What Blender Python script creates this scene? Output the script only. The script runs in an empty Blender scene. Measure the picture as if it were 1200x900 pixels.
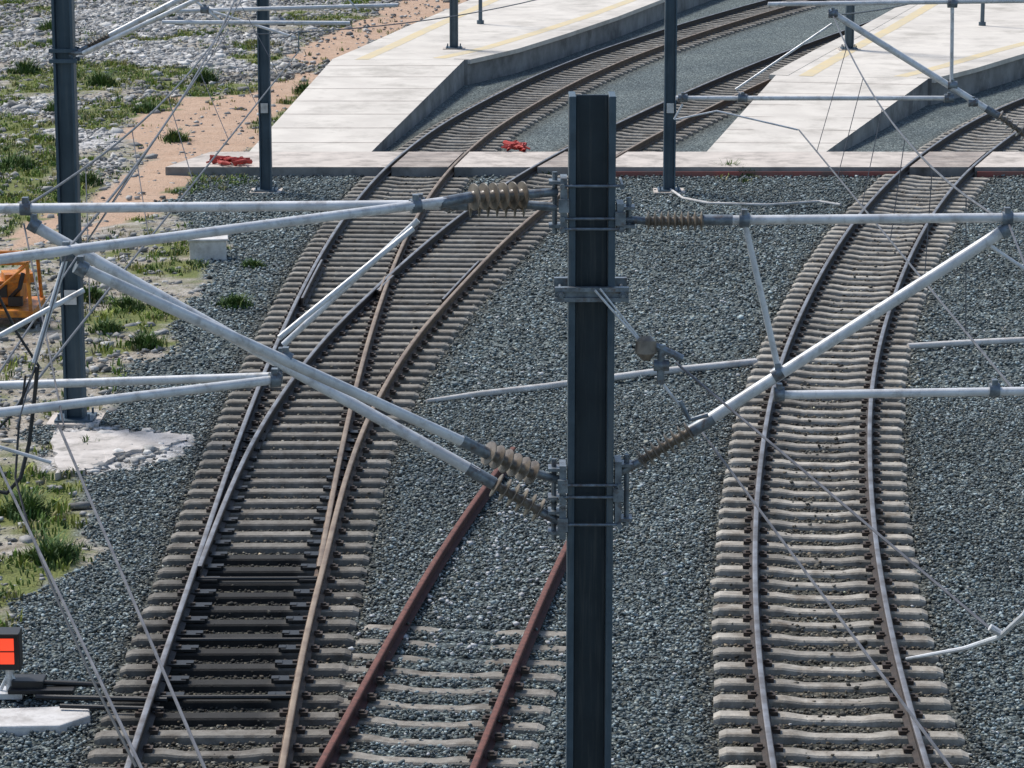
import bpy, math, random
import numpy as np
from mathutils import Vector, Matrix
random.seed(7); rng=np.random.default_rng(11)
scene=bpy.context.scene
scene.view_settings.view_transform='Standard'
try: scene.view_settings.look='None'
except Exception: pass
scene.view_settings.exposure=0

# ---------------------------------------------------------------- camera
TH=math.radians(12.2); F=3500.0; H=10.0
cam_d=bpy.data.cameras.new("camera"); cam=bpy.data.objects.new("camera",cam_d)
scene.collection.objects.link(cam); scene.camera=cam
cam.location=(0,0,H); cam.rotation_euler=(math.radians(90)-TH,0,0)
cam_d.sensor_width=36; cam_d.lens=36*F/1200; cam_d.clip_end=6000; cam_d.clip_start=0.5
ct,st=math.cos(TH),math.sin(TH)
def ray(px,py):
    u=(px-600)/F; v=(450-py)/F
    return (u, v*st+ct, v*ct-st)
def G(px,py,h=0.0):
    d=ray(px,py); t=(h-H)/d[2]
    return (d[0]*t,d[1]*t,h)
def P(px,py,D):
    d=ray(px,py); t=D/d[1]
    return Vector((d[0]*t,D,H+d[2]*t))
def YD(py,h=0.0): return G(600,py,h)[1]

# ---------------------------------------------------------------- materials
def new_mat(name):
    m=bpy.data.materials.new(name); m.use_nodes=True
    nt=m.node_tree; b=nt.nodes["Principled BSDF"]
    return m,nt,b
def N(nt,t,**k):
    n=nt.nodes.new(t)
    for a,v in k.items(): setattr(n,a,v)
    return n
def mixc(nt,fac,a,b,blend='MIX'):
    n=nt.nodes.new('ShaderNodeMix'); n.data_type='RGBA'; n.blend_type=blend
    for s,v in ((0,fac),(6,a),(7,b)):
        if isinstance(v,(int,float)): n.inputs[s].default_value=v
        elif isinstance(v,tuple): n.inputs[s].default_value=(*v,1) if len(v)==3 else v
        else: nt.links.new(v,n.inputs[s])
    return n.outputs[2]
def noise(nt,co,scale,detail=5,rough=.6):
    n=N(nt,'ShaderNodeTexNoise'); n.inputs['Scale'].default_value=scale
    n.inputs['Detail'].default_value=detail; n.inputs['Roughness'].default_value=rough
    nt.links.new(co,n.inputs['Vector']); return n.outputs['Fac']
def ramp(nt,src,stops):
    r=N(nt,'ShaderNodeValToRGB'); nt.links.new(src,r.inputs[0]); e=r.color_ramp.elements
    while len(e)<len(stops): e.new(.5)
    for i,(p,c) in enumerate(stops):
        e[i].position=p; e[i].color=(c,c,c,1) if isinstance(c,(int,float)) else (*c,1)
    return r.outputs[0]
def mat(name,c1,c2=None,rough=.6,metal=0,scale=6,bump=.0,lo=.35,hi=.65,stain=None,stain_sc=1.2,streak=False):
    m,nt,b=new_mat(name)
    co=N(nt,'ShaderNodeTexCoord').outputs['Object']
    c2=c2 or tuple(x*.7 for x in c1)
    f=ramp(nt,noise(nt,co,scale),[(lo,0.0),(hi,1.0)])
    col=mixc(nt,f,c1,c2)
    if stain:
        cs=co
        if streak:
            mp=N(nt,'ShaderNodeMapping'); mp.inputs['Scale'].default_value=(1,1,.05); nt.links.new(co,mp.inputs[0]); cs=mp.outputs[0]
        f2=ramp(nt,noise(nt,cs,stain_sc,8,.7),[(.5,0.0),(.72,1.0)])
        col=mixc(nt,f2,col,stain)
    a=N(nt,'ShaderNodeAttribute',attribute_name='Col')
    col=mixc(nt,1.0,col,a.outputs['Color'],'MULTIPLY')
    nt.links.new(col,b.inputs['Base Color'])
    b.inputs['Roughness'].default_value=rough; b.inputs['Metallic'].default_value=metal
    if bump:
        bp=N(nt,'ShaderNodeBump'); bp.inputs['Strength'].default_value=bump; bp.inputs['Distance'].default_value=.02
        nt.links.new(noise(nt,co,scale*6,6),bp.inputs['Height']); nt.links.new(bp.outputs[0],b.inputs['Normal'])
    return m
M_stone=mat("ballast_stone",(1,1,1),(.72,.74,.72),.85,scale=30)
M_sleeper=mat("sleeper_concrete",(.47,.44,.385),(.3,.275,.235),.85,scale=9,bump=.4,stain=(.14,.11,.08),stain_sc=2.5)
M_railtop=mat("rail_running_surface",(.34,.33,.33),(.17,.145,.13),.42,.6,scale=3)
M_railtop_b=mat("rail_running_surface_tarnished",(.36,.27,.185),(.22,.15,.1),.5,.4,scale=3)
M_railside=mat("rail_side_rust",(.06,.042,.032),(.03,.023,.02),.7,.1,scale=8,bump=.3)
M_railside_b=mat("rail_side_brown",(.17,.105,.06),(.07,.042,.027),.7,.1,scale=8,bump=.3)
M_railrust=mat("rail_rust_red",(.22,.085,.062),(.12,.05,.038),.8,.1,scale=10,bump=.3)
M_railrust_d=mat("rail_rust_dark",(.11,.035,.026),(.055,.022,.018),.8,.1,scale=10,bump=.3)
M_clip=mat("fastening_steel",(.09,.065,.05),(.04,.03,.025),.7,.3,scale=20)
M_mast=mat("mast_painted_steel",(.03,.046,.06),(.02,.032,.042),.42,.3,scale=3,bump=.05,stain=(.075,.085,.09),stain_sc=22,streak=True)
M_mast_e=mat("mast_flange_lit",(.08,.118,.15),(.05,.078,.102),.42,.3,scale=6,stain=(.13,.15,.16),stain_sc=18,streak=True)  # mast paint lightened for the flanges: sunlit look put into the colour
M_mast2=mat("mast_blue_grey",(.075,.115,.15),(.05,.08,.105),.5,.3,scale=2,stain=(.12,.15,.17),stain_sc=15,streak=True)
M_galv=mat("galvanised_tube",(.8,.8,.79),(.6,.6,.6),.42,.15,scale=5,bump=.05,stain=(.38,.36,.34),stain_sc=9)
M_fit=mat("fitting_steel",(.27,.31,.34),(.12,.14,.16),.45,.5,scale=12,stain=(.12,.07,.045),stain_sc=14)
M_dark=mat("dark_cable",(.012,.012,.013),(.02,.02,.02),.5,0)
M_wire=mat("wire_bronze",(.17,.17,.18),(.09,.09,.1),.5,.4)
M_ins=mat("insulator_ceramic",(.26,.215,.165),(.14,.112,.085),.35,0,scale=9,stain=(.08,.065,.055),stain_sc=16)
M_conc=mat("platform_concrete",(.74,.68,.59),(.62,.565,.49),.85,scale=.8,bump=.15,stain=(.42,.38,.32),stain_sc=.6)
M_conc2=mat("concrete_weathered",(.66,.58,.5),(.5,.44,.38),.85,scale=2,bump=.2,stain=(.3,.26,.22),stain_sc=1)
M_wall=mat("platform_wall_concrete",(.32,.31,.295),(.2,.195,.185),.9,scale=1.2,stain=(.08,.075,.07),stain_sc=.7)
M_panel=mat("crossing_panel",(.46,.39,.33),(.28,.235,.2),.85,scale=2,stain=(.13,.095,.075))
M_red=mat("red_paint",(.6,.06,.045),(.34,.05,.04),.7,scale=3)
M_redk=mat("red_kerb_faded",(.36,.1,.08),(.2,.12,.1),.8,scale=1.5,stain=(.16,.12,.1),stain_sc=.8)
M_yel=mat("yellow_line_paint",(.72,.57,.32),(.62,.53,.36),.8,scale=2)
M_orange=mat("orange_paint",(.75,.27,.02),(.45,.13,.015),.5,scale=7,stain=(.12,.06,.03),stain_sc=6)
M_white=mat("white_concrete",(.74,.71,.67),(.56,.53,.49),.85,scale=4,bump=.3,stain=(.36,.33,.3),stain_sc=3)
M_slab=mat("broken_pale_concrete",(.68,.62,.56),(.5,.45,.4),.9,scale=3,bump=.6,stain=(.25,.23,.2),stain_sc=3.2)
M_grass=mat("grass_blades",(1,1,1),(.75,.75,.75),.8,scale=2)
m,nt,b=new_mat("signal_red_lamp"); b.inputs['Base Color'].default_value=(.8,.05,.02,1)
b.inputs['Emission Color'].default_value=(1,.08,.03,1); b.inputs['Emission Strength'].default_value=.9; M_lamp=m

# ---------------------------------------------------------------- mesh builder
class MB:
    def __init__(s): s.v=[];s.f=[];s.m=[];s.c=[]
    def add(s,vs,fs,mi=0,col=(1,1,1)):
        o=len(s.v); s.v+= [tuple(q) for q in vs]
        s.f+=[tuple(i+o for i in f) for f in fs]; s.m+=[mi]*len(fs)
        if isinstance(col,list): s.c+=col
        else: s.c+=[col]*len(vs)
    def box(s,c,size,rz=0,mi=0,col=(1,1,1),R=None):
        if R is None: R=Matrix.Rotation(rz,3,'Z')
        hx,hy,hz=[q/2 for q in size]; c=Vector(c)
        vs=[c+R@Vector((x,y,z)) for x in(-hx,hx) for y in(-hy,hy) for z in(-hz,hz)]
        s.add(vs,[(0,1,3,2),(4,6,7,5),(0,4,5,1),(2,3,7,6),(0,2,6,4),(1,5,7,3)],mi,col)
    def prism(s,top,zb,mi=0,ms=None,col=(1,1,1)):
        n=len(top)
        a=sum(top[i][0]*top[(i+1)%n][1]-top[(i+1)%n][0]*top[i][1] for i in range(n))
        if a<0: top=top[::-1]
        vs=list(top)+[(p[0],p[1],zb) for p in top]
        s.add(vs,[tuple(range(n))],mi,col)
        o=len(s.v)-2*n
        for i in range(n):
            j=(i+1)%n; s.f.append((o+i,o+n+i,o+n+j,o+j)); s.m.append(mi if ms is None else ms)
    def tube(s,pts,r,seg=10,mi=0,cap=True,col=(1,1,1)):
        pts=[Vector(p) for p in pts]; n=len(pts)
        rr=r if isinstance(r,(list,tuple)) else [r]*n
        vs=[];fs=[]; pref=None
        for i,p in enumerate(pts):
            t=(pts[min(i+1,n-1)]-pts[max(i-1,0)]).normalized()
            if pref is None:
                a=Vector((0,0,1)) if abs(t.z)<.9 else Vector((1,0,0)); x=t.cross(a).normalized()
            else:
                x=(pref-t*pref.dot(t)).normalized()
            pref=x; y=t.cross(x)
            for k in range(seg):
                an=2*math.pi*k/seg; vs.append(p+(x*math.cos(an)+y*math.sin(an))*rr[i])
        for i in range(n-1):
            for k in range(seg):
                k2=(k+1)%seg; fs.append((i*seg+k,i*seg+k2,(i+1)*seg+k2,(i+1)*seg+k))
        if cap: fs.append(tuple(range(seg))[::-1]); fs.append(tuple((n-1)*seg+k for k in range(seg)))
        s.add(vs,fs,mi,col)
    def obj(s,name,mats,parent=None,smooth=False,loc=None):
        me=bpy.data.meshes.new(name)
        me.from_pydata(s.v,[],s.f)
        for q in mats: me.materials.append(q)
        me.polygons.foreach_set('material_index',s.m)
        at=me.color_attributes.new('Col','FLOAT_COLOR','POINT')
        c=np.ones((len(s.v),4),dtype=np.float32); c[:,:3]=np.array(s.c,dtype=np.float32)
        at.data.foreach_set('color',c.ravel())
        if smooth:
            me.polygons.foreach_set('use_smooth',[True]*len(s.f))
        me.validate(); me.update()
        o=bpy.data.objects.new(name,me); scene.collection.objects.link(o)
        if smooth:
            try: me.set_sharp_from_angle(angle=math.radians(38))
            except Exception: pass
        if parent: o.parent=parent
        return o
def empty(name,loc=(0,0,0)):
    e=bpy.data.objects.new(name,None); scene.collection.objects.link(e); e.empty_display_size=.3
    return e

# ---------------------------------------------------------------- tracks (centre lines)
Yd=np.arange(8,190,.2)
def cl(pix,h=.2,sig=2.2):
    p=np.array([G(a,b,h)[:2] for a,b in pix]); p=p[p[:,1].argsort()]
    s0=(p[1,0]-p[0,0])/(p[1,1]-p[0,1]); s1=(p[-1,0]-p[-2,0])/(p[-1,1]-p[-2,1])
    Y=np.arange(-4,210,.2)
    X=np.interp(Y,p[:,1],p[:,0])
    X=np.where(Y<p[0,1],p[0,0]+s0*(Y-p[0,1]),X); X=np.where(Y>p[-1,1],p[-1,0]+s1*(Y-p[-1,1]),X)
    k=np.exp(-.5*(np.arange(-40,41)*.2/sig)**2); k/=k.sum()
    Xp=np.pad(X,40,mode='reflect',reflect_type='odd'); X=np.convolve(Xp,k,'valid')
    return np.interp(Yd,Y,X)
XR=cl([(996,900),(972,800),(959,700),(952,600),(957,500),(961,460),(980,390),(1014,310),(1050,250),(1093,200),(1160,150),(1225,118),(1320,85)])
XL1=cl([(240,900),(264,800),(293,700),(318,600),(345,500),(378,400),(400,345),(420,300),(442,260),(469,220),(496,190),(545,150),(597,120),(655,90),(728,60),(820,30),(905,5),(1000,-20)])
XL2r=cl([(240,900),(264,800),(297,700),(325,600),(363,500),(428,400),(482,345),(527,300),(572,260),(625,220),(672,190),(728,160),(790,130),(855,100),(925,70),(1000,42),(1075,15),(1160,-15)])
toe=YD(815,.2)
sep=np.maximum(XL2r-XL1,0); w=np.clip((Yd-toe)/6,0,1); w=w*w*(3-2*w)
XL2=XL1+sep*w
XL3=cl([(463,900),(515,790),(557,700),(600,620),(640,560),(660,530)])
class Track:
    def __init__(s,X):
        s.X=X; s.sl=np.gradient(X,Yd)
        s.S=np.concatenate([[0],np.cumsum(np.hypot(np.diff(X),.2))])
    def at(s,y,off=0):
        x=np.interp(y,Yd,s.X); m=np.interp(y,Yd,s.sl); n=math.hypot(1,m)
        return (x+off/n, y-off*m/n, math.atan(m))
R=Track(XR);L1=Track(XL1);L2=Track(XL2);L3=Track(XL3)
ZS=.055; RH=.165
def rail(mb,tr,off,y0,y1,dz=0,top=1,side=0,head=.072):
    hw=min(head/2,.036)
    prof=[(-.07,0),(-.07,.012),(-.012,.03),(-.012,.115),(-hw,.13),(-hw,.155),(-hw+.008,RH-.003),(-hw+.018,RH),(hw-.018,RH),(hw-.008,RH-.003),(hw,.155),(hw,.13),(.012,.115),(.012,.03),(.07,.012),(.07,0)]
    ys=np.arange(y0,y1,.5); n=len(prof); vs=[]
    for y in ys:
        x,yy,a=tr.at(y,off)
        for (u,z) in prof: vs.append((x+u*math.cos(a),yy-u*math.sin(a),ZS+.01+z+dz))
    o=len(mb.v); mb.add(vs,[]); 
    for i in range(len(ys)-1):
        for k in range(n):
            k2=(k+1)%n
            mb.f.append((o+i*n+k,o+i*n+k2,o+(i+1)*n+k2,o+(i+1)*n+k)); mb.m.append(top if k in(6,7,8) else side)
    mb.f.append(tuple(o+k for k in range(n))); mb.m.append(side)
    mb.f.append(tuple(o+(len(ys)-1)*n+k for k in range(n))[::-1]); mb.m.append(side)
sleepers=[]
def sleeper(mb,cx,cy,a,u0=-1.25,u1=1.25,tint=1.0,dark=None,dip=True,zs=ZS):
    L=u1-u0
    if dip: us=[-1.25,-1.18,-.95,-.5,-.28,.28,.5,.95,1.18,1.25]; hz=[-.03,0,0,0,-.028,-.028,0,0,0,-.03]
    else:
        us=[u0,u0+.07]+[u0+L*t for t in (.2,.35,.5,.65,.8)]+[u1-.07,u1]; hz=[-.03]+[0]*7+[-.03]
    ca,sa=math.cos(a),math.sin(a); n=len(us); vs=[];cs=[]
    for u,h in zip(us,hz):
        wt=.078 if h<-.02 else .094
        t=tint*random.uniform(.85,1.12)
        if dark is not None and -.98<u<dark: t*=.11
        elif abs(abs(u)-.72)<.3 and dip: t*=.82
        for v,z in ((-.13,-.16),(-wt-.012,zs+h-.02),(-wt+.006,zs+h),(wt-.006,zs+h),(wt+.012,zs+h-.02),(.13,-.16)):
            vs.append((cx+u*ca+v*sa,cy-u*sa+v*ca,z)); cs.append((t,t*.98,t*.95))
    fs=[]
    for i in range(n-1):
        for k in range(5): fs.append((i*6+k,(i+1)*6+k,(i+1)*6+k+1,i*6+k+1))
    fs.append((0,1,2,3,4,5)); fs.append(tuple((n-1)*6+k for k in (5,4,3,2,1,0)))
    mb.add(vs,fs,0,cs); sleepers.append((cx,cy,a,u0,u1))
def clips(mb,tr,y,offs):
    for o in offs:
        for sd in(-1,1):
            x,yy,a=tr.at(y,o+sd*.105)
            mb.box((x,yy,ZS+.022),(.085,.12,.045),-a)
            mb.box((x-sd*.02,yy,ZS+.05),(.06,.05,.035),-a)
SP=.56
def spaced(tr,y0,y1,d=SP):
    s0=np.interp(y0,Yd,tr.S); s1=np.interp(y1,Yd,tr.S)
    return np.interp(np.arange(s0,s1,d),tr.S,Yd)
CY0,CY1=YD(196,.2),YD(178,.2)
YEND=165
eR=empty("railway_track")
mb=MB()
for o in(-.75,.75): rail(mb,R,o,14,YEND)
mb.obj("rails",[M_railside,M_railtop],eR,True)
ms=MB();mc=MB()
for y in spaced(R,14,YEND):
    if CY0-.2<y<CY1+.2: continue
    x,yy,a=R.at(y); a2=a+random.gauss(0,.009)
    sleeper(ms,x+random.gauss(0,.012),yy,a2,tint=random.choice([1.0,1.1,1.15,.8,.95])*random.uniform(.88,1.1))
    if y<62: clips(mc,R,y,(-.75,.75))
ms.obj("sleepers",[M_sleeper],eR); mc.obj("rail_fastenings",[M_clip],eR)
# left turnout
eT=empty("railway_turnout")
mb=MB(); mbB=MB()
rail(mb,L1,-.75,14,YEND); rail(mbB,L2,.75,14,YEND)
def ysep(s):
    i=np.argmax((XL2-XL1)>s); return Yd[i]
yb=ysep(.045)
rail(mb,L2,-.75,yb,YEND,-.004); rail(mbB,L1,.75,yb,YEND,-.006)
yf=ysep(1.5)
rail(mb,L1,-.75+.085,yf-2.6,yf+1.6,.012,head=.05); rail(mb,L2,.75-.085,yf-2.6,yf+1.6,.012,head=.05)
rail(mbB,L1,.75-.08,yf-1.8,yf-.2,-.002,head=.05); rail(mb,L2,-.75+.08,yf-1.8,yf-.2,-.003,head=.05)
mb.obj("rails_outer",[M_railside,M_railtop],eT,True)
mbB.obj("rails_inner",[M_railside_b,M_railtop_b],eT,True)
ms=MB();mc=MB();mo=MB()
y_sep=ysep(2.62); yo0,yo1=YD(838,.1),YD(640,.1)
for y in spaced(L1,14,y_sep):
    x,yy,a=L1.at(y); sp=np.interp(y,Yd,XL2-XL1)
    oily=yo0<y<yo1
    t=random.uniform(.5,.78)
    if y<toe-1 : sleeper(ms,x,yy,a,tint=t*.85)
    else: sleeper(ms,x,yy,a+.25*min(sp,1)*.06,-1.25,1.25+sp,tint=t*(.8 if oily else .95),dark=(.62 if oily else None),dip=False)
    if y<60:
        clips(mc,L1,y,(-.75,)); clips(mc,L2,y,(.75,))
        if sp>.3: clips(mc,L1,y,(.75,)); clips(mc,L2,y,(-.75,))
        elif y>toe:
            for tr,o in((L1,-.62),(L2,.62)):
                xx,y2,aa=tr.at(y,o); mo.box((xx,y2,ZS+.03),(.3,.17,.03),-aa)
                xx,y2,aa=tr.at(y,o*.78); mo.box((xx,y2,ZS+.02),(.08,.1,.07),-aa)
for tr in(L1,L2):
    for y in spaced(tr,y_sep,YEND):
        if CY0-.2<y<CY1+.2: continue
        x,yy,a=tr.at(y); sleeper(ms,x,yy,a,tint=random.uniform(.6,.9))
ms.obj("sleepers",[M_sleeper],eT); mc.obj("rail_fastenings",[M_clip],eT); mo.obj("slide_plates",[M_dark],eT)
mb=MB()
for y in (toe+.25,toe+2.3,toe+4.8):
    a=L1.at(y,-.72);b=L1.at(y,.72); mb.tube([(a[0],a[1],.1),(b[0],b[1],.1)],.025,8)
a=L1.at(toe+.1,-.6); p=G(40,823,.1)
mb.tube([(a[0],a[1],.12),(p[0],a[1]+.1,.12)],.03,8)
mb.tube([(a[0],a[1]-.3,.12),(p[0]+.3,a[1]-.2,.12)],.025,8)
mb.obj("point_rods",[M_dark],eT)
# disused siding, rust red
e3=empty("disused_siding_track"); mb=MB()
rail(mb,L3,-.75,14,YD(522,.2),-.03,1,0); rail(mb,L3,.75,14,YD(560,.2),-.03,1,0)
mb.obj("rails",[M_railrust_d,M_railrust],e3,True); ms=MB(); mc=MB()
y3=YD(772,.03)
for y in spaced(L3,14,y3+1.3):
    x,yy,a=L3.at(y); sleeper(ms,x,yy,a,tint=random.uniform(.7,.95),zs=ZS-.03+(-.03 if y>y3 else 0)); 
    if y<y3: clips(mc,L3,y,(-.75,.75))
ms.obj("sleepers",[M_sleeper],e3); mc.obj("rail_fastenings",[M_clip],e3)

# ---------------------------------------------------------------- ground zones (world-space polygons)
def inpoly(X,Y,poly):
    r=np.zeros(X.shape,bool); n=len(poly); j=n-1
    for i in range(n):
        xi,yi=poly[i];xj,yj=poly[j]
        c=((yi>Y)!=(yj>Y))&(X<(xj-xi)*(Y-yi)/((yj-yi) if yj!=yi else 1e-9)+xi); r^=c; j=i
    return r
def gp(l): return [G(a,b)[:2] for a,b in l]
_t=rng.random((64,64))
def vn(X,Y,s):
    x=X/s;y=Y/s; xi=np.floor(x).astype(int);yi=np.floor(y).astype(int); fx=x-xi;fy=y-yi
    fx=fx*fx*(3-2*fx);fy=fy*fy*(3-2*fy); g=lambda a,b:_t[a%64,b%64]
    return (g(xi,yi)*(1-fx)+g(xi+1,yi)*fx)*(1-fy)+(g(xi,yi+1)*(1-fx)+g(xi+1,yi+1)*fx)*fy
def fbm(X,Y,s): return (vn(X,Y,s)+.5*vn(X+7,Y+3,s/2)+.25*vn(X+1,Y+9,s/4))/1.75
waste_poly=gp([(-400,830),(0,735),(40,695),(105,640),(120,590),(40,560),(40,505),(140,462),(190,415),(250,335),(262,290),(205,262),(180,240),(225,205),(290,180),(390,90),(560,0),(640,-60),(-900,-60)])
patch=gp([(52,552),(120,560),(170,545),(222,524),(236,508),(150,503),(60,498)])
sand=[gp([(95,285),(190,240),(250,195),(330,150),(392,90),(350,84),(300,104),(215,112),(150,125),(140,160),(170,190),(110,235)]),gp([(335,80),(392,72),(545,2),(600,-30),(520,-30),(440,15),(360,45)]),gp([(0,265),(60,250),(70,280),(0,300)])]
grassz=[gp([(-80,105),(90,72),(250,82),(300,102),(230,122),(130,128),(20,125)]),gp([(-80,140),(40,130),(70,180),(60,240),(-80,240)]),gp([(60,128),(130,118),(140,145),(90,150)]),
 gp([(-80,560),(60,560),(105,610),(60,680),(0,725),(-80,760)]),gp([(100,420),(110,385),(200,375),(190,425),(130,450)]),gp([(200,218),(270,185),(360,190),(350,205),(270,212),(215,232)]),
 gp([(-60,440),(60,440),(50,500),(-60,500)]),gp([(150,45),(210,40),(210,55),(150,55)]),gp([(330,15),(420,0),(440,18),(350,30)]),gp([(300,142),(345,125),(360,135),(320,158)]),gp([(195,280),(250,270),(255,300),(200,310)]),gp([(828,205),(850,196),(888,200),(880,208)]),gp([(340,115),(375,95),(380,105),(350,125)])]
rub=[gp([(95,90),(130,50),(200,42),(340,35),(350,80),(250,84),(180,80)]),gp([(-80,60),(60,20),(140,0),(300,-20),(330,10),(200,38),(90,70),(-80,95)]),gp([(-80,135),(40,112),(130,130),(130,200),(60,190),(50,160),(-80,160)])]
def zones(X,Y):
    wx=X+(fbm(X,Y,1.5)-.5)*1.4; wy=Y+(fbm(X+40,Y,2.5)-.5)*4
    pt=inpoly(X+(fbm(X,Y,.6)-.5)*.5,Y+(fbm(X+3,Y,.6)-.5)*1.0,patch)
    waste=inpoly(wx,wy,waste_poly)|pt; s=np.zeros(X.shape,bool);g=s.copy();r=pt.copy()
    for p in sand: s|=inpoly(wx,wy,p)
    for p in grassz: g|=inpoly(wx,wy,p)
    for p in rub: r|=inpoly(wx,wy,p)
    nz=fbm(X+13,Y+5,2.2)
    r&=(fbm(X+31,Y+11,3.)>.40)|pt
    g=(g&(nz>.38))|(waste&~s&~r&(nz>.62))
    g&=~pt
    return waste,s&~g,g,r&~g
xs=np.concatenate([[-2500,-900,-300,-120,-60],np.arange(-34,34.01,.25),[60,120,300,900,2500]])
ys=np.concatenate([[-1500,-300,-60,0,10],np.arange(16,150,.25),[170,220,320,600,1200,4500]])
XX,YY=np.meshgrid(xs,ys); wz,sz,gz,rz=zones(XX,YY)
ZZ=(fbm(XX,YY,2.0)-.5)*np.where(wz,.16,.03)*np.where(np.abs(XX)<35,1,0)
ny,nx=XX.shape; v=np.stack([XX.ravel(),YY.ravel(),ZZ.ravel()-.03],1)
idx=np.arange(nx*ny).reshape(ny,nx); f=np.stack([idx[:-1,:-1],idx[:-1,1:],idx[1:,1:],idx[1:,:-1]],-1).reshape(-1,4)
me=bpy.data.meshes.new("ground"); me.from_pydata(v.tolist(),[],f.tolist())
me.polygons.foreach_set('use_smooth',[True]*len(f))
zc=np.ones((nx*ny,4),np.float32); zc[:,0]=(~wz).ravel();zc[:,1]=gz.ravel();zc[:,2]=sz.ravel()
me.color_attributes.new('Zone','FLOAT_COLOR','POINT').data.foreach_set('color',zc.ravel())
lat=np.full(XX.shape,9.)
for X_ in (XR,XL1,XL2): lat=np.minimum(lat,np.abs(XX-np.interp(YY,Yd,X_)))
gr=np.clip((1.7-lat)/.6,0,1); 
gc=np.ones((nx*ny,4),np.float32); gc[:,0]=gr.ravel(); gc[:,1]=rz.ravel(); gc[:,2]=0
me.color_attributes.new('Grime','FLOAT_COLOR','POINT').data.foreach_set('color',gc.ravel())
ground=bpy.data.objects.new("ground",me); scene.collection.objects.link(ground)
m,nt,b=new_mat("ground_ballast_and_waste"); me.materials.append(m)
co=N(nt,'ShaderNodeTexCoord').outputs['Object']
zs_=N(nt,'ShaderNodeAttribute',attribute_name='Zone').outputs['Color']; sx=N(nt,'ShaderNodeSeparateColor'); nt.links.new(zs_,sx.inputs[0])
gs_=N(nt,'ShaderNodeAttribute',attribute_name='Grime').outputs['Color']; sg=N(nt,'ShaderNodeSeparateColor'); nt.links.new(gs_,sg.inputs[0])
vo=N(nt,'ShaderNodeTexVoronoi'); vo.inputs['Scale'].default_value=25; nt.links.new(co,vo.inputs['Vector'])
sv=N(nt,'ShaderNodeSeparateColor'); nt.links.new(vo.outputs['Color'],sv.inputs[0])
bal=ramp(nt,sv.outputs[0],[(0,(.05,.065,.065)),(.4,(.14,.175,.175)),(.8,(.26,.31,.305)),(1,(.46,.5,.48))])
edge=ramp(nt,vo.outputs['Distance'],[(.25,1.0),(.75,.3)]); bal=mixc(nt,1.0,bal,edge,'MULTIPLY')
big=ramp(nt,noise(nt,co,.35,4),[(.3,(.72,.76,.78)),(.7,(1.15,1.15,1.1))]); bal=mixc(nt,1.0,bal,big,'MULTIPLY')
bal=mixc(nt,sg.outputs[0],bal,mixc(nt,1.0,bal,(.5,.4,.31),'MULTIPLY'))
sandc=mixc(nt,noise(nt,co,1.5,8),(.42,.25,.15),(.64,.46,.33))
sandc=mixc(nt,ramp(nt,noise(nt,co,9,6),[(.55,0.0),(.7,1.0)]),sandc,(.28,.2,.135))
grc=mixc(nt,noise(nt,co,4,8),(.07,.11,.02),(.24,.24,.07))
dirt=mixc(nt,ramp(nt,noise(nt,co,2.2,8,.75),[(.38,0.0),(.62,1.0)]),(.2,.165,.115),(.52,.47,.4))
dirt=mixc(nt,ramp(nt,noise(nt,co,.9,8,.7),[(.48,0.0),(.62,.8)]),dirt,(.14,.16,.05))
rubc=mixc(nt,ramp(nt,noise(nt,co,3.5,9,.8),[(.42,0.0),(.6,1.0)]),(.25,.24,.22),(.74,.71,.68))
dirt=mixc(nt,sg.outputs[1],dirt,rubc)
c=mixc(nt,sx.outputs[2],dirt,sandc); c=mixc(nt,sx.outputs[1],c,grc); c=mixc(nt,sx.outputs[0],c,bal)
nt.links.new(c,b.inputs['Base Color']); b.inputs['Roughness'].default_value=.95
bp=N(nt,'ShaderNodeBump'); bp.inputs['Strength'].default_value=.8; bp.inputs['Distance'].default_value=.03; bp.invert=True
nt.links.new(vo.outputs['Distance'],bp.inputs['Height']); nt.links.new(bp.outputs[0],b.inputs['Normal'])

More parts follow.
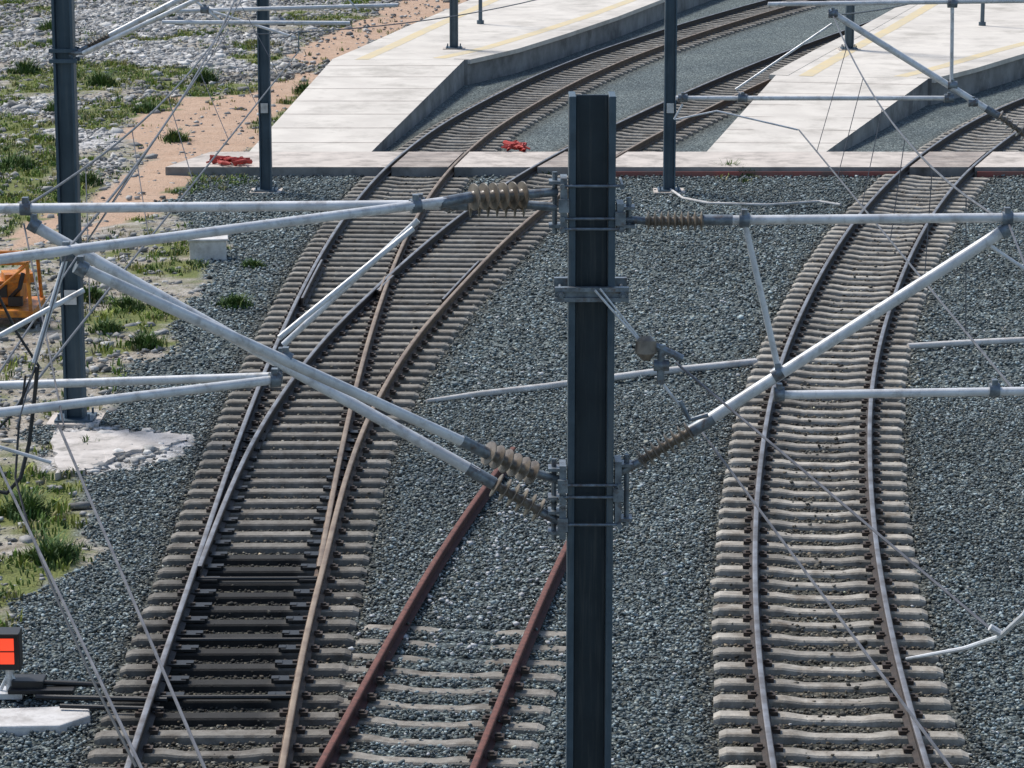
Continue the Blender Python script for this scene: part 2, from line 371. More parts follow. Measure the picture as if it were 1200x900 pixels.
# ---------------------------------------------------------------- stones
def raster():
    x0,y0,res=-16,20,.03; nx=int(36/res); ny=int(75/res); A=np.zeros((ny,nx),bool)
    for (cx,cy,a,u0,u1) in sleepers:
        if cy<21 or cy>93: continue
        uu=np.arange(u0-.01,u1+.02,.02); vv=np.arange(-.115,.12,.02); U,V=np.meshgrid(uu,vv)
        X=cx+U*math.cos(a)+V*math.sin(a); Y=cy-U*math.sin(a)+V*math.cos(a)
        ix=((X-x0)/res).astype(int); iy=((Y-y0)/res).astype(int); ok=(ix>=0)&(ix<nx)&(iy>=0)&(iy<ny)
        A[iy[ok],ix[ok]]=True
    return A,x0,y0,res
A,ax0,ay0,ares=raster()
def rocks(name,X,Y,Z,rad,col,material,flat=.7):
    n=len(X)
    base=np.array([(x,y,z) for x in(-1,1) for y in(-1,1) for z in(-1,1)],float)*.62
    quads=np.array([(0,1,3,2),(4,6,7,5),(0,4,5,1),(2,3,7,6),(0,2,6,4),(1,5,7,3)])
    V=base[None]+rng.normal(0,.2,(n,8,3)); sc=rng.uniform(.65,1.25,(n,1,3)); V*=sc
    q=rng.normal(size=(n,4)); q/=np.linalg.norm(q,axis=1)[:,None]; w,x,y,z=q.T
    Rm=np.stack([1-2*(y*y+z*z),2*(x*y-w*z),2*(x*z+w*y),2*(x*y+w*z),1-2*(x*x+z*z),2*(y*z-w*x),2*(x*z-w*y),2*(y*z+w*x),1-2*(x*x+y*y)],1).reshape(n,3,3)
    V=np.einsum('nij,nkj->nki',Rm,V); V[:,:,2]*=flat
    V=V*rad[:,None,None]+np.stack([X,Y,Z],1)[:,None]
    Fq=(quads[None]+(np.arange(n)*8)[:,None,None]).reshape(-1)
    me=bpy.data.meshes.new(name); me.vertices.add(n*8); me.vertices.foreach_set('co',V.astype(np.float32).ravel())
    me.loops.add(n*24); me.loops.foreach_set('vertex_index',Fq.astype(np.int32))
    me.polygons.add(n*6); me.polygons.foreach_set('loop_start',(np.arange(n*6)*4).astype(np.int32))
    me.update(calc_edges=True)
    c=np.ones((n,8,4),np.float32); c[:,:,:3]=col[:,None]
    me.color_attributes.new('Col','FLOAT_COLOR','POINT').data.foreach_set('color',c.ravel())
    me.materials.append(material); o=bpy.data.objects.new(name,me); scene.collection.objects.link(o); return o
def scatter(n,y0,y1,marg=2.0):
    Y=rng.uniform(y0,y1,n*2); X=rng.uniform(-16,20,n*2); k=np.abs(X)<Y*.175+marg
    return X[k],Y[k]
Xa,Ya=scatter(int(36*20*520/2),26,46,1.6); Xb,Yb=scatter(int(36*25*170/2),46,71,1.6)
X=np.concatenate([Xa,Xb]);Y=np.concatenate([Ya,Yb])
w_,s_,g_,r_=zones(X,Y); ix=((X-ax0)/ares).astype(int);iy=((Y-ay0)/ares).astype(int)
on=A[iy,ix]; keep=~w_&(~on|(rng.random(len(X))<.045)); X=X[keep];Y=Y[keep];on=on[keep]
lat=np.full(X.shape,9.)
for X_ in(XR,XL1,XL2): lat=np.minimum(lat,np.abs(X-np.interp(Y,Yd,X_)))
n=len(X); br=np.exp(rng.normal(0,.55,n))*.185; br=np.where(rng.random(n)<.05,rng.uniform(.36,.55,n),br)
br*=.72+.56*fbm(X,Y,3.)
col=np.stack([br*.88,br*1.04,br*1.05],1)
tt=rng.random((n,1)); col*=np.where(tt<.15,np.array([[1.15,1.0,.85]]),1.0)
gr=np.clip((1.5-lat)/.4,0,1)[:,None]; dk=np.where((rng.random(n)<.12),1.2,.52)[:,None]
col=col*(1-gr)+gr*col*np.array([[1.05,.82,.66]])*dk
oil=((np.abs(X-np.interp(Y,Yd,XL1))<.95)&(Y>yo0)&(Y<yo1))[:,None]; col=np.where(oil,col*.3,col)
rad=np.exp(rng.normal(0,.22,n))*.0215*np.where(Y>46,1.3,1); Z=rng.uniform(-.03,.010,n)+np.where(lat>1.3,.012,-.015)+on*.05
rocks("ballast_gravel",X,Y,Z,rad,np.clip(col,0,.6),M_stone)
pts=[]
for _ in range(260):
    y=random.uniform(YD(770),YD(560)); x=np.interp(y,Yd,XL3)+random.gauss(0,.55); pts.append((x,y))
X,Y=np.array(pts).T; n=len(X)
rocks("pale_stone_chips",X,Y,np.full(n,.03),rng.uniform(.02,.04,n),np.repeat(rng.uniform(.4,.7,(n,1)),3,1),M_stone)
n0=150000; Y=rng.uniform(30,118,n0); X=rng.uniform(-22,2,n0); k=(X>-Y*.175-2); X=X[k];Y=Y[k]
w_,s_,g_,r_=zones(X,Y); pr=np.where(r_,.9,np.where(s_,.05,np.where(g_,.15,.5))); k=w_&(rng.random(len(X))<pr); X=X[k];Y=Y[k];r_=r_[k];n=len(X)
br=np.where(r_,rng.uniform(.2,.8,n),rng.uniform(.12,.6,n))
rad=np.minimum(np.exp(rng.normal(0,.6,n))*.028*(1+(Y-30)/110),.22)
rocks("rubble_stones",X,Y,np.full(n,-.01),rad,np.stack([br,br*.96,br*.91],1),M_stone,.6)
# ---------------------------------------------------------------- grass
def blades(name,X,Y,hgt,nb,spread,pal):
    n=len(X)*nb; bx=np.repeat(X,nb)+rng.normal(0,1,n)*np.repeat(spread,nb); by=np.repeat(Y,nb)+rng.normal(0,1,n)*np.repeat(spread,nb)
    h=np.repeat(hgt,nb)*rng.uniform(.5,1.2,n); an=rng.uniform(0,2*np.pi,n); le=h*rng.uniform(.3,1.5,n); wd=rng.uniform(.006,.018,n)*(1+h)
    dx,dy=np.cos(an),np.sin(an); z0=np.full(n,-.05)
    p0=np.stack([bx-dy*wd,by+dx*wd,z0],1);p1=np.stack([bx+dy*wd,by-dx*wd,z0],1)
    p2=np.stack([bx+dx*le*.4+dy*wd*.8,by+dy*le*.4-dx*wd*.8,h*.6],1);p3=np.stack([bx+dx*le*.4-dy*wd*.8,by+dy*le*.4+dx*wd*.8,h*.6],1)
    p4=np.stack([bx+dx*le,by+dy*le,h],1)
    V=np.stack([p0,p1,p2,p3,p4],1)
    me=bpy.data.meshes.new(name); o5=(np.arange(n)*5)[:,None]
    fq=[tuple(q) for q in (o5+np.array([[0,1,2,3]])).tolist()]+[tuple(q) for q in (o5+np.array([[3,2,4]])).tolist()]
    me.from_pydata(V.reshape(-1,3).tolist(),[],fq)
    pc=np.array(pal)[rng.integers(0,len(pal),len(X))]; pc=np.repeat(pc,nb,0)*rng.uniform(.6,1.4,(n,1))
    c=np.ones((n,5,4),np.float32); c[:,:,:3]=pc[:,None]
    me.color_attributes.new('Col','FLOAT_COLOR','POINT').data.foreach_set('color',c.ravel())
    me.materials.append(M_grass); o=bpy.data.objects.new(name,me); scene.collection.objects.link(o); return o
n0=80000; Y=rng.uniform(29,118,n0); X=rng.uniform(-22,10,n0); k=(X>-Y*.175-1.5); X=X[k];Y=Y[k]
w_,s_,g_,r_=zones(X,Y); k=(g_&(rng.random(len(X))<.30+.5*fbm(X,Y,.9)))|(w_&~s_&~r_&(rng.random(len(X))<.07))|(w_&(s_|r_)&(rng.random(len(X))<.012)); X=X[k];Y=Y[k]
hg=.03+.15*fbm(X,Y,1.2)**2+rng.random(len(X))*.04
PAL=[(.14,.23,.03),(.2,.29,.045),(.28,.32,.06),(.08,.14,.025),(.36,.32,.13),(.16,.25,.05),(.33,.34,.06),(.42,.37,.2),(.06,.11,.02)]
blades("grass",X,Y,hg,9,np.full(len(X),.07),PAL)
for (a,b_,s) in [(275,358,.24),(150,362,.3),(125,388,.22),(295,312,.12),(205,165,.35),(170,130,.4),(20,195,.5),(100,215,.35),(60,655,.35),(30,600,.3),(855,203,.3),(875,205,.2),(170,405,.25),(105,350,.25),(640,205,.12),(30,85,.5),(240,95,.5),(360,108,.4),(120,100,.5),(70,130,.4),(190,20,.5),(60,35,.5)]:
    x,y,_=G(a,b_); th=rng.uniform(0,6.28,26); rr=s*np.sqrt(rng.random(26))*.9
    blades("weed_shrub",x+rr*np.cos(th),y+rr*np.sin(th),s*(1.0-rr/s)+.04,18,np.full(26,.07),[(.05,.11,.02),(.08,.15,.03),(.14,.2,.04)])

# ---------------------------------------------------------------- crossing + platforms
ec=empty("pedestrian_level_crossing"); mb=MB(); ZC=.205
def bnd(tr,off):
    def f_(y):
        x=np.interp(y,Yd,tr.X); m_=np.interp(y,Yd,tr.sl); return x+off*math.hypot(1,m_)
    return f_
xl=G(238,190,.2)[0]
segs=[(lambda y:xl-(CY1-y)*.3,bnd(L1,-.80),0),(bnd(L1,-.66),bnd(L1,.66),1),(bnd(L1,.80),bnd(L2,-.80),0),(bnd(L2,-.66),bnd(L2,.66),1),(bnd(L2,.80),bnd(R,-.80),0),(bnd(R,-.66),bnd(R,.66),1),(bnd(R,.80),lambda y:22,0)]
for a,b_,mi in segs:
    mb.prism([(a(CY0),CY0,ZC),(b_(CY0),CY0,ZC),(b_(CY1),CY1,ZC),(a(CY1),CY1,ZC)],-.1,mi,3)
for i_,(a,b_,mi) in enumerate(segs):
    if mi==0 and i_>=4:
        mb.prism([(a(CY0)+.05,CY0-.08,ZC-.1),(b_(CY0)-.05,CY0-.08,ZC-.1),(b_(CY0)-.05,CY0-.003,ZC-.1),(a(CY0)+.05,CY0-.003,ZC-.1)],-.1,2)
for yj in (CY0+.85,CY0+1.7):
    for a,b_,mi in segs:
        if mi==1: mb.add([(a(yj)+.02,yj,ZC+.004),(b_(yj)-.02,yj,ZC+.004),(b_(yj)-.02,yj+.04,ZC+.004),(a(yj)+.02,yj+.04,ZC+.004)],[(0,1,2,3)],3)
mb.obj("crossing_deck",[M_conc2,M_panel,M_redk,M_wall],ec)
ZP=.72
def strip(mb,top_pts,bot_pts,mi=0,dz=.004):
    vs=[(p[0],p[1],p[2]+dz) for p in top_pts+bot_pts]; n=len(top_pts)
    mb.add(vs,[(i,i+1,n+i+1,n+i) for i in range(n-1)],mi)
def lerp(a,b,t): return tuple(a[i]*(1-t)+b[i]*t for i in range(3))
ep=empty("station_platform"); mb=MB()
edge=[G(a,b_,ZP) for a,b_ in [(548,70),(575,64),(605,57),(660,40),(720,20),(780,-3),(850,-28),(960,-62)]]
left=[G(a,b_,ZP) for a,b_ in [(388,70),(430,52),(470,34),(545,2),(600,-20),(680,-55)]]
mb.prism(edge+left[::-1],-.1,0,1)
def cope(mb,edge,sgn):
    cop=[]
    for i,p in enumerate(edge):
        q=edge[min(i+1,len(edge)-1)];o_=edge[max(i-1,0)]; t=Vector((q[0]-o_[0],q[1]-o_[1],0)).normalized(); cop.append((p,Vector((t.y,-t.x,0))*sgn))
    o=[(p[0]+n_.x*.09,p[1]+n_.y*.09,ZP+.012) for p,n_ in cop]; i_=[(p[0]-n_.x*.45,p[1]-n_.y*.45,ZP+.012) for p,n_ in cop]
    for i in range(len(o)-1): mb.prism([o[i],o[i+1],i_[i+1],i_[i]],ZP-.12,0,0,(.93,.93,.93))
    strip(mb,[(p[0]-n_.x*.75,p[1]-n_.y*.75,ZP) for p,n_ in cop],[(p[0]-n_.x*1.15,p[1]-n_.y*1.15,ZP) for p,n_ in cop],2)
cope(mb,edge,1)
lw=[(p[0]+.7,p[1],ZP) for p in left]; lw2=[(p[0]+1.1,p[1],ZP) for p in left]; strip(mb,lw,lw2,2)
mb.obj("platform_slab",[M_conc,M_wall,M_yel],ep)
mb=MB()
yA=edge[0][1]-.02
r0=[(G(292,178,.2)[0],CY1+.003,ZC),(G(436,176,.2)[0],CY1+.003,ZC)]; r1=[(edge[0][0]-.1,yA,ZP),(G(388,72,ZP)[0],yA,ZP)]
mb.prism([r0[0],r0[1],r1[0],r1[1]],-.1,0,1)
mb.obj("platform_ramp",[M_conc,M_wall],ep)
def joints(mj,r0,r1,ts):
    for t in ts:
        a=lerp(r0[0],r1[1],t); b_=lerp(r0[1],r1[0],t); mj.add([(a[0],a[1],a[2]+.004),(b_[0],b_[1],b_[2]+.004),(b_[0],b_[1]+.06,b_[2]+.006),(a[0],a[1]+.06,a[2]+.006)],[(0,1,2,3)])
mj=MB(); joints(mj,r0,r1,np.linspace(0.08,.92,7))
mj.obj("expansion_joints",[M_panel],ep)
ei=empty("station_platform"); mb=MB()
le=[G(a,b_,ZP) for a,b_ in [(905,88),(960,58),(1010,33),(1062,4),(1110,-20),(1180,-50)]]
ri=[G(a,b_,ZP) for a,b_ in [(1092,92),(1140,80),(1200,62),(1290,38),(1400,10),(1560,-20)]]
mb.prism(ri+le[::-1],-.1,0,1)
cope(mb,le,-1); cope(mb,ri,1)
mb.obj("platform_slab",[M_conc,M_wall,M_yel],ei)
mb=MB()
i0=[(G(828,178,.2)[0],CY1+.003,ZC),(G(968,178,.2)[0],CY1+.003,ZC)]; i1=[(ri[0][0]-.1,ri[0][1]-.02,ZP),(le[0][0]+.1,le[0][1]-.02,ZP)]
mb.prism(i0+i1,-.1,0,1)
mb.obj("platform_ramp",[M_conc,M_wall],ei)
mj=MB(); joints(mj,i0,i1,np.linspace(.1,.9,6)); mj.obj("expansion_joints",[M_panel],ei)

# ---------------------------------------------------------------- masts
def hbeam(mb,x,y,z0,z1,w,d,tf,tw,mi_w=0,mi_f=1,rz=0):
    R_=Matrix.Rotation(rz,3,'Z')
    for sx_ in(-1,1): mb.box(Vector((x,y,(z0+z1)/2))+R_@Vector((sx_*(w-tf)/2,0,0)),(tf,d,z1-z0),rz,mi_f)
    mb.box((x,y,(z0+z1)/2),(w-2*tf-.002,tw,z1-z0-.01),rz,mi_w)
def finish_bevel(o,w=.006):
    bm=o.modifiers.new("bev",'BEVEL'); bm.width=w; bm.segments=2; bm.limit_method='ANGLE'
def insulator(mb,a,b,nd=8,r=.075,core=.028,mi=0):
    a=Vector(a);b=Vector(b); pts=[];rad=[]
    for i in range(nd):
        t0=i/nd; s=1/nd
        for tt,rr in((.0,core),(.25,core*1.1),(.42,r*.9),(.5,r),(.58,r*.97),(.66,core*1.5),(.95,core)):
            pts.append(a.lerp(b,t0+tt*s)); rad.append(rr)
    pts.append(b);rad.append(core); mb.tube(pts,rad,18,mi)
def clamp(mb,p,ax,r=.05,l=.07,mi=0):
    p=Vector(p);ax=Vector(ax).normalized(); mb.tube([p-ax*l/2,p+ax*l/2],r,12,mi)
    mb.tube([p+Vector((0,-.02,-.04)),p+Vector((0,-.02,.075))],.012,6,mi)
    mb.box(p+Vector((0,0,.052)),(.04,.06,.045),0,mi)
# --- central mast
DM=20.0; XM=P(692,450,DM).x
em=empty("catenary_mast"); mb=MB(); ztop=P(690,110,DM).z
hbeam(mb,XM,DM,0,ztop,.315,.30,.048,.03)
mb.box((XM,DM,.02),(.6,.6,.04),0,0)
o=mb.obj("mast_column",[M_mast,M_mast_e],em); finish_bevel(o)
mb=MB()
mb.box((XM,DM,-.02),(.9,.9,.25)); o=mb.obj("foundation",[M_conc2],em)
mb=MB()
def zz(py): return P(690,py,DM).z
yf_=DM-.15
for py in (214,252,264,562,576,608):
    mb.tube([(XM-.2,yf_-.012,zz(py)),(XM+.2,yf_-.012,zz(py))],.010,8)
    for sx_ in(-1,1):
        mb.tube([(XM+sx_*.2,yf_-.03,zz(py)),(XM+sx_*.2,DM+.2,zz(py))],.011,8)
        mb.tube([(XM+sx_*.2,yf_-.05,zz(py)),(XM+sx_*.2,yf_-.03,zz(py))],.02,6)
z=zz(339)
mb.box((XM,yf_-.035,z+.035),(.5,.05,.028)); mb.box((XM,yf_-.035,z-.035),(.5,.05,.028)); mb.box((XM,yf_-.02,z),(.5,.018,.05))
mb.box((XM,DM+.18,z),(.5,.05,.1))
for sx_ in(-.21,.21):
    mb.tube([(XM+sx_,yf_-.1,z),(XM+sx_,DM+.24,z)],.012,8); mb.tube([(XM+sx_,yf_-.075,z),(XM+sx_,yf_-.055,z)],.026,6)
def bracket(x,py0,py1,sgn):
    z0,z1=zz(py1),zz(py0)
    mb.box((x,DM-.06,(z0+z1)/2),(.045,.2,z1-z0)); mb.box((x+sgn*.05,DM-.06,z1-.035),(.1,.14,.02)); mb.box((x+sgn*.05,DM-.06,z0+.035),(.1,.14,.02))
    mb.tube([(x+sgn*.06,DM-.06,z0-.02),(x+sgn*.06,DM-.06,z1+.03)],.018,8)
    mb.box((x,yf_-.03,(z0+z1)/2),(.07,.03,.09)); 
bracket(XM-.19,205,268,-1);bracket(XM+.19,235,268,1);bracket(XM-.19,540,585,-1);bracket(XM-.19,590,625,-1);bracket(XM+.19,535,610,1)
mb.obj("mounting_brackets",[M_fit],em,True)
mt=MB();mi_=MB();mf=MB()
def arm(pts,r,seg=14): mt.tube(pts,r,seg)
yc=DM-.06
mf.tube([P(652,243,yc),P(617,240,yc)],.03); mf.tube([P(548,240,yc),P(516,240,yc)],.04); insulator(mi_,P(619,240,yc),P(546,240,yc),7,.088)
arm([P(522,240,yc),P(-70,245,yc)],.034)
mf.tube([P(655,611,yc),P(630,598,yc)],.032); insulator(mi_,P(636,601,yc),P(577,566,yc),6,.092); mf.tube([P(579,567,yc),P(548,549,yc)],.045)
a1=[P(560,555,yc),P(35,262,yc)]; arm(a1,.04)
arm([P(332,404,yc),P(490,258,yc)],.021)
arm([P(326,441,yc),P(-70,454,yc)],.030)
def yb_(px): return yc-.02-(650-px)/650*2.0
def Q(px,py,d=0): return P(px,py,yb_(px)+d)
mf.tube([Q(652,225),Q(615,228)],.03); insulator(mi_,Q(618,228),Q(550,231),6,.092); mf.tube([Q(552,231),Q(515,238)],.038)
arm([Q(530,235),Q(-70,313)],.032)
mf.tube([Q(655,562),Q(625,554)],.03); insulator(mi_,Q(628,556),Q(568,529),6,.088); mf.tube([Q(572,532),Q(540,516)],.042)
arm([Q(552,522),Q(92,312)],.036)
arm([Q(327,396),Q(484,268)],.019); arm([Q(322,445),Q(-70,492)],.03)
arm([Q(40,425),Q(78,300)],.017); arm([Q(-40,415),Q(98,340)],.017); arm([P(-30,515,yc-2),P(60,542,yc-2)],.012)
for p,ax in ((P(492,240,yc),(1,0,0)),(P(30,244,yc),(1,0,0)),(P(330,420,yc),(1,0,-.6)),(Q(487,241),(1,.3,.1)),(Q(78,297),(1,.3,0)),(Q(95,314),(1,.3,-.6)),(P(325,441,yc),(1,0,0)),(Q(322,445),(1,.3,0)),(P(40,264,yc),(1,0,-.6)),(Q(335,420),(1,0,-.5))): clamp(mf,p,ax)
mf.tube([P(722,256,yc),P(758,259,yc)],.026); insulator(mi_,P(756,259,yc),P(826,259,yc),9,.068); mf.tube([P(824,258,yc),P(858,258,yc)],.038)
arm([P(852,258,yc),P(1290,254,yc)],.032)
mf.tube([P(722,556,yc),P(752,540,yc)],.03); insulator(mi_,P(749,541,yc),P(812,504,yc),8,.08); mf.tube([P(810,505,yc),P(836,490,yc)],.045)
arm([P(818,500,yc),P(1176,270,yc)],.040)
arm([P(912,463,yc),P(1290,457,yc)],.03); arm([P(873,262,yc),P(911,428,yc)],.022)
arm([P(1160,288,yc),P(1290,375,yc)],.013)
for p,ax in((P(872,258,yc),(1,0,0)),(P(911,438,yc),(1,0,.6)),(P(913,462,yc),(1,0,0)),(P(1178,270,yc),(1,0,.6)),(P(1180,256,yc),(1,0,0)),(P(1165,457,yc),(1,0,0))): clamp(mf,p,ax)
# mid-point anchor fitting
ya=DM-.25
mt.tube([P(697,340,ya),P(748,398,ya)],.009,6); mt.tube([P(703,338,ya),P(752,400,ya)],.007,6)
mi_.tube([P(757,394,ya),P(757,400,ya-.01),P(757,412,ya-.02),P(757,420,ya)],[.035,.07,.075,.035],14)
mf.tube([P(765,404,ya),P(800,420,ya)],.026,8)
mf.tube([P(775,404,ya),P(774,450,ya)],.026,10); mf.tube([P(766,428,ya),P(784,428,ya)],.04,10); mt.tube([P(775,448,ya),P(797,476,ya)],.012,6)
mf.tube([P(797,470,ya),P(808,492,ya),P(830,486,ya)],.018,8)
mt.obj("cantilever_tubes",[M_galv],em,True); mi_.obj("insulators",[M_ins],em,True); mf.obj("fittings",[M_fit],em,True)

# --- other masts
def simple_mast(px,py,w,h,zb=0.0,cant=None,bands=()):
    x,y,_=G(px,py,zb); e=empty("catenary_mast"); mb=MB()
    hbeam(mb,x,y,zb,zb+h,w,w*.95,w*.13,w*.1); mb.box((x,y,zb+.03),(w*1.9,w*1.9,.05),0,0)
    for i in(-1,1):
        for j in(-1,1): mb.tube([(x+i*w*.75,y+j*w*.75,zb),(x+i*w*.75,y+j*w*.75,zb+.14)],.02,6)
    for b_ in bands:
        mb.box((x,y-w*.5,b_),(w*1.35,.05,.06),0,0); mb.box((x,y+w*.5,b_),(w*1.35,.05,.06),0,0)
    o=mb.obj("mast_column",[M_mast2,M_mast2],e); finish_bevel(o,.005)
    mb=MB(); mb.box((x,y,zb-.06),(w*2.6,w*2.6,.16)); mb.obj("foundation",[M_conc2],e)
    mb=MB(); mb.box((x,y-w*.5-.02,zb+1.9),(w*.6,.01,.22)); mb.obj("number_plate",[M_white],e)
    return e,x,y
e1,x1,y1=simple_mast(89,492,.30,8.2,bands=(5.4,5.55,7.1))
mt=MB();mi_=MB();mf=MB(); D1=y1-.1
mf.tube([P(82,66,D1),P(104,54,D1)],.04); insulator(mi_,P(102,55,D1),P(130,41,D1),7,.09); mt.tube([P(128,42,D1),P(290,-42,D1)],.045,10)
mf.tube([P(82,62,D1),P(100,62,D1-.3)],.03)
D1b=D1-1.3
mt.tube([P(98,62,D1-.3),P(225,2,D1b),P(300,-32,D1b)],.035,10)
mt.tube([P(205,13,D1),P(466,6,D1+.2)],.03,8); mt.tube([P(190,26,D1b),P(410,27,D1b)],.03,8); mt.tube([P(250,14,D1),P(346,44,D1-.4)],.02,8)
mt.tube([P(230,2,D1),P(265,30,D1)],.02,8); mf.tube([P(335,44,D1-.4),P(350,36,D1-.4),P(350,60,D1-.4)],.012,6)
mt.tube([P(420,12,D1),P(395,-15,D1)],.015,6)
ztop1=7.1; mt.tube([(x1+.2,D1,ztop1),(x1+4.2,D1,ztop1)],.035,10)
for a,b_ in((240,11),(210,25),(330,26)): clamp(mf,P(a,b_,D1),(1,0,0),.06,.12)
mt.obj("cantilever_tubes",[M_galv],e1,True); mi_.obj("insulators",[M_ins],e1,True); mf.obj("fittings",[M_fit],e1,True)
simple_mast(312,224,.27,7.6); simple_mast(784,224,.27,7.6,bands=(6.0,))
simple_mast(532,57,.26,7.0,ZP); simple_mast(995,58,.26,7.0,ZP)
for (a,b_) in((563,28),(1151,30)):
    x,y,_=G(a,b_,ZP); e=empty("lamp_post"); mb=MB(); mb.tube([(x,y,ZP),(x,y,ZP+.12)],.12,12); mb.tube([(x,y,ZP),(x,y,ZP+5)],[.07,.045],10)
    mb.tube([(x,y,ZP+5),(x-.5,y,ZP+5.2)],.035,8); mb.box((x-.7,y,ZP+5.2),(.6,.22,.1)); mb.obj("post",[M_mast2],e,True)
# --- right-hand far cantilever (mast off to the right)
D2=38.0; x2=P(1262,200,D2).x
e2=empty("catenary_mast"); mb=MB(); hbeam(mb,x2,D2,0,7.8,.3,.29,.04,.03); mb.box((x2,D2,.03),(.6,.6,.05)); o=mb.obj("mast_column",[M_mast2,M_mast2],e2)
mt=MB();mi_=MB();mf=MB(); yd=D2-.05
mf.tube([(x2-.15,yd,P(1262,194,D2).z),P(1203,160,yd)],.04); insulator(mi_,P(1204,160,yd),P(1168,134,yd),6,.085); mf.tube([P(1172,137,yd),P(1155,127,yd)],.05)
mt.tube([P(1160,130,yd),P(972,13,yd)],.042,12); mt.tube([P(1112,115,yd),P(792,115,yd)],.03,10)
mt.tube([(x2-.15,yd,P(1262,0,yd).z),P(900,5,yd)],.03,10); mt.tube([P(1116,4,yd),P(1115,98,yd)],.024,8)
mt.tube([P(870,112,yd),P(862,105,yd),P(975,28,yd)],.016,8); mt.tube([P(792,140,yd-.2),P(840,130,yd-.2),P(935,152,yd-.4)],.012,8)
mt.tube([P(800,122,yd),P(790,140,yd)],.015,6)
for p in(P(1112,115,yd),P(976,16,yd),P(1116,100,yd),P(1116,4,yd),P(870,115,yd),P(1140,120,yd),P(800,115,yd)): clamp(mf,p,(1,0,0),.055,.12)
mt.obj("cantilever_tubes",[M_galv],e2,True); mi_.obj("insulators",[M_ins],e2,True); mf.obj("fittings",[M_fit],e2,True)

# ---------------------------------------------------------------- overhead wires
ew=empty("overhead_line"); mw=MB()
def wire(a,b,sag=0,r=.007,n=14,mbx=None):
    a=Vector(a);b=Vector(b); pts=[]
    for i in range(n+1):
        t=i/n; p=a.lerp(b,t); p.z-=sag*4*t*(1-t); pts.append(p)
    (mbx or mw).tube(pts,r,6); return pts
def droppers(A_,B_,step=2):
    for i in range(2,len(A_)-1,step): mw.tube([A_[i],B_[i]],.0045,5)
m1=wire(P(976,18,yd),P(1182,262,yc),.35,.010); c1=wire(P(936,152,yd-.4),P(1192,462,yc),.0,.010); droppers(m1,c1)
wire(P(820,503,20.2),P(1118,905,13.3),.0,.009); wire(P(792,425,19.8),P(1170,745,15.5),0,.0085)
wire(P(1182,262,yc),P(1300,560,13),0,.008)
far=P(976,18,yd); wire(far,(P(1200,-60,70)),.3,.012)
m2=wire(P(300,-32,D1),P(28,243,yc),.35,.010); c2=wire(P(350,60,D1-.4),P(10,487,yc-2),0,.010); droppers(m2,c2)
m3=wire(P(300,-60,D1b),P(75,297,yb_(75)),.3,.010); c3=wire(P(268,35,D1),P(-10,450,yc),0,.009); droppers(m3,c3,3)
wire(P(-5,538,18.6),P(168,905,12.7),0,.009); wire(P(68,497,18.0),P(242,905,12.9),0,.009)
wire(P(28,262,yc),P(75,500,17.9),0,.006); wire(P(78,300,17.9),P(20,500,17.6),0,.005)
wire(P(700,-20,60),P(300,40,D1-.4),.2,.010)
mw.obj("contact_and_messenger_wires",[M_wire],ew,True)
mk=MB(); mk.tube([P(44,430,18.2),P(40,470,18.2),P(34,520,18.2),P(24,560,18.1),P(8,578,18.1),P(-20,572,18.1)],.013,8)
mk.tube([P(30,440,18.2),P(22,500,18.2),P(18,560,18),P(34,620,17.6),P(66,700,16.5),P(110,800,15),P(160,900,13.5)],.008,6)
mk.tube([P(42,430,18.2),P(20,480,18.2),P(-20,520,18.2)],.009,6); mk.tube([P(-10,330,18.2),P(20,390,18.2),P(46,430,18.2)],.009,6)
mk.obj("jumper_cables",[M_dark],ew,True)
mk=MB(); mk.tube([P(1062,772,15.6),P(1130,760,15.4),P(1172,746,15.2),P(1200,720,15),P(1215,690,15)],[.008,.013,.014,.014,.014],8); mk.tube([P(1172,742,15.2),P(1160,735,15.2)],.02,8)
mk.obj("steady_arm",[M_galv],ew,True)

# ---------------------------------------------------------------- ground items
def onground(name,l,r,mt_,h=.05,seg=10):
    mb=MB(); mb.tube([G(a,b_,h) for a,b_ in l],r,seg); return mb.obj(name,[mt_],None,True)
onground("drainage_pipe",[(500,470),(560,462),(640,453),(760,437),(886,424)],[.03,.05,.055,.06,.06],M_white,.05)
onground("drainage_pipe",[(1064,406),(1130,402),(1210,398),(1320,392)],.055,M_white,.05)
onground("ground_cable",[(786,222),(800,232),(830,238),(900,240),(960,236),(985,240)],.03,M_white,.05)
mb=MB(); q=[G(a,b_,.08) for a,b_ in[(-60,852),(70,850),(106,838),(104,826),(-60,832)]]; mb.prism(q,-.1,0); o=mb.obj("concrete_slab",[M_white]); finish_bevel(o,.02)
# broken pale concrete, ragged outline
mb=MB(); base=[G(a,b_,.045)[:2] for a,b_ in[(58,506),(120,503),(200,505),(222,512),(190,522),(140,528),(112,546),(70,552)]]
rag=[]
for i in range(len(base)):
    a=Vector(base[i]);b_=Vector(base[(i+1)%len(base)])
    for k in range(9):
        p=a.lerp(b_,k/9); rag.append((p.x+random.uniform(-.06,.06),p.y+random.uniform(-.12,.12),.03+random.uniform(-.004,.004)))
mb.prism(rag,-.1,0); mb.obj("broken_concrete_slab",[M_slab])
x,y,_=G(244,302); mb=MB(); mb.box((x,y,.17),(.72,.5,.4),.1); mb.box((x,y,.39),(.8,.58,.05),.1); o=mb.obj("concrete_cable_pit",[M_white]); finish_bevel(o,.02)
x,y,_=G(60,822); e=empty("point_machine"); mb=MB(); mb.box((x-.1,y+.12,.12),(.7,.36,.05)); mb.box((x-.25,y+.14,.17),(.34,.26,.1)); mb.tube([(x-.1,y+.1,.18),(x+.55,y+.1,.15)],.03,8); o=mb.obj("machine_case",[M_dark],e); finish_bevel(o,.01)
x,y,_=G(12,818); e=empty("dwarf_signal"); mb=MB()
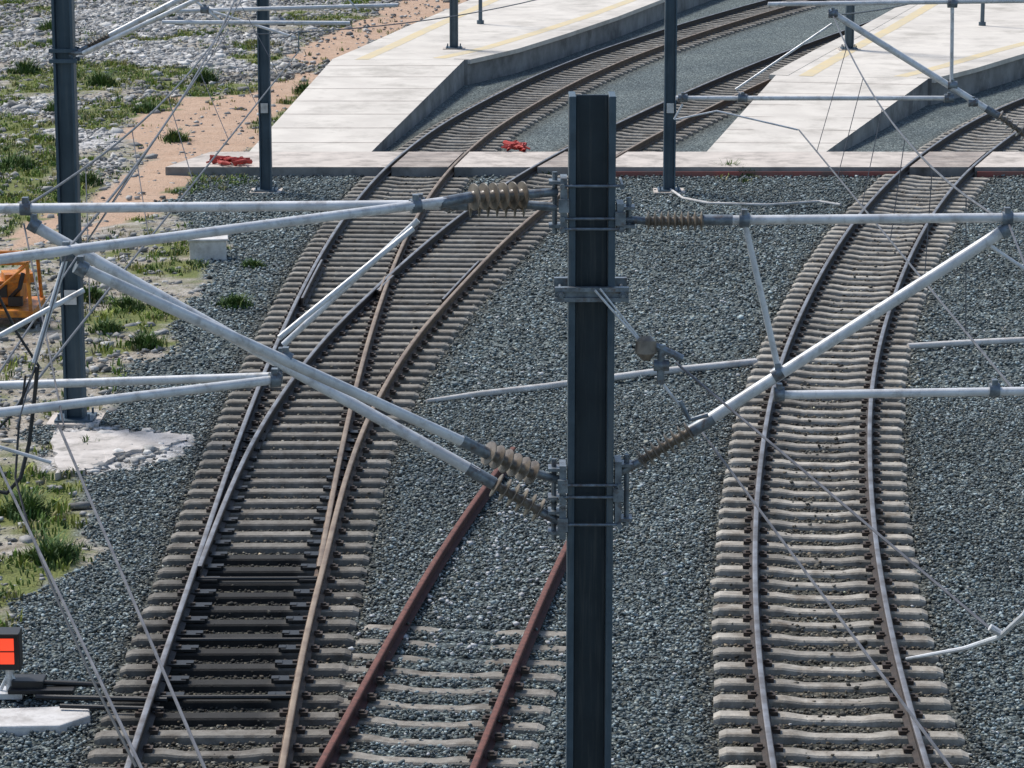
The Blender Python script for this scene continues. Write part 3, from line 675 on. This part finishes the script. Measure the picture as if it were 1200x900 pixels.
zc_=P(12,760,y).z
mb.box((x,y,zc_),(.27,.2,.42)); mb.box((x,y-.13,zc_+.21),(.29,.14,.02)); 
for sx_ in(-.14,.14): mb.box((x+sx_,y-.13,zc_+.05),(.015,.12,.34))
o=mb.obj("signal_head",[M_dark],e); finish_bevel(o,.012)
mb=MB(); mb.box((x,y-.105,zc_),(.15,.012,.28)); mb.obj("signal_lens",[M_lamp],e)
mb=MB(); mb.box((x,y-.115,zc_),(.16,.012,.012)); mb.obj("lens_bar",[M_dark],e)
mb=MB(); mb.tube([(x,y,0),(x,y,zc_-.2)],.04,10); mb.box((x,y,.06),(.3,.28,.06)); mb.tube([(x-.12,y-.02,.05),(x+.02,y,zc_-.22)],.02,8); mb.tube([(x+.14,y-.02,.05),(x-.02,y,zc_-.22)],.02,8); mb.obj("signal_stand",[M_galv],e,True)
# orange track trolley
x,y,_=G(10,378); e=empty("track_trolley"); mb=MB()
mb.box((x,y,.28),(1.1,1.4,.12)); mb.box((x-.1,y+.1,.58),(.75,.8,.42)); mb.box((x+.22,y-.2,.86),(.5,.5,.16),.3)
for sx_ in(-.5,.5):
    for sy in(-.62,.62): mb.tube([(x+sx_,y+sy,.3),(x+sx_*.9,y+sy*.9,1.15)],.035,8)
for sx_ in(-.5,.5): mb.tube([(x+sx_*.9,y-.56,1.15),(x+sx_*.9,y+.56,1.15)],.035,8)
for sy in(-.56,.56): mb.tube([(x-.45,y+sy,1.15),(x+.45,y+sy,1.15)],.035,8); mb.tube([(x-.48,y+sy,.35),(x+.45,y+sy,1.12)],.025,8)
o=mb.obj("chassis_and_frame",[M_orange],e); finish_bevel(o,.012)
mb=MB()
for sx_ in(-.5,.5):
    for sy in(-.5,.5): mb.tube([(x+sx_-.05,y+sy,.17),(x+sx_+.05,y+sy,.17)],.17,18)
mb.box((x-.15,y-.32,.62),(.4,.06,.22)); mb.tube([(x+.1,y-.33,.5),(x+.3,y-.5,.7),(x+.35,y-.4,.95)],.04,8); mb.box((x+.2,y-.36,.45),(.25,.1,.16)); mb.obj("wheels_and_vents",[M_dark],e,True)
for (a,b_,w) in((270,193,.8),(607,176,.6)):
    x,y,_=G(a,b_,.2); mb=MB(); 
    for j in range(14):
        x0=x+random.uniform(-w/2,w/2)*.8; y0=y+random.uniform(-.3,.3); pp=[(x0+random.uniform(-.35,.35)*w,y0+random.uniform(-.2,.2),.24+random.random()*.12) for _ in range(4)]
        mb.tube(pp,[.02,.05,.06,.02],6)
    mb.obj("red_plastic_netting",[M_red],None,True)

# ---------------------------------------------------------------- light (hazy high sun)
wd=bpy.data.worlds.new("World"); scene.world=wd; wd.use_nodes=True; nt=wd.node_tree
sky=nt.nodes.new('ShaderNodeTexSky'); sky.sky_type='NISHITA'; sky.sun_disc=False
el=math.radians(54); az=math.radians(-48); sky.sun_elevation=el; sky.sun_rotation=az
bg=nt.nodes['Background']; nt.links.new(sky.outputs[0],bg.inputs[0]); bg.inputs[1].default_value=.15
sl=bpy.data.lights.new("sun",'SUN'); sl.energy=3.5; sl.angle=math.radians(14); sl.color=(1,.96,.9)
so=bpy.data.objects.new("sun",sl); scene.collection.objects.link(so)
sv_=Vector((math.sin(az)*math.cos(el),math.cos(az)*math.cos(el),math.sin(el))); so.rotation_euler=sv_.to_track_quat('Z','Y').to_euler(); so.location=(0,0,50)
print("verts total",sum(len(o.data.vertices) for o in scene.objects if o.type=='MESH'))
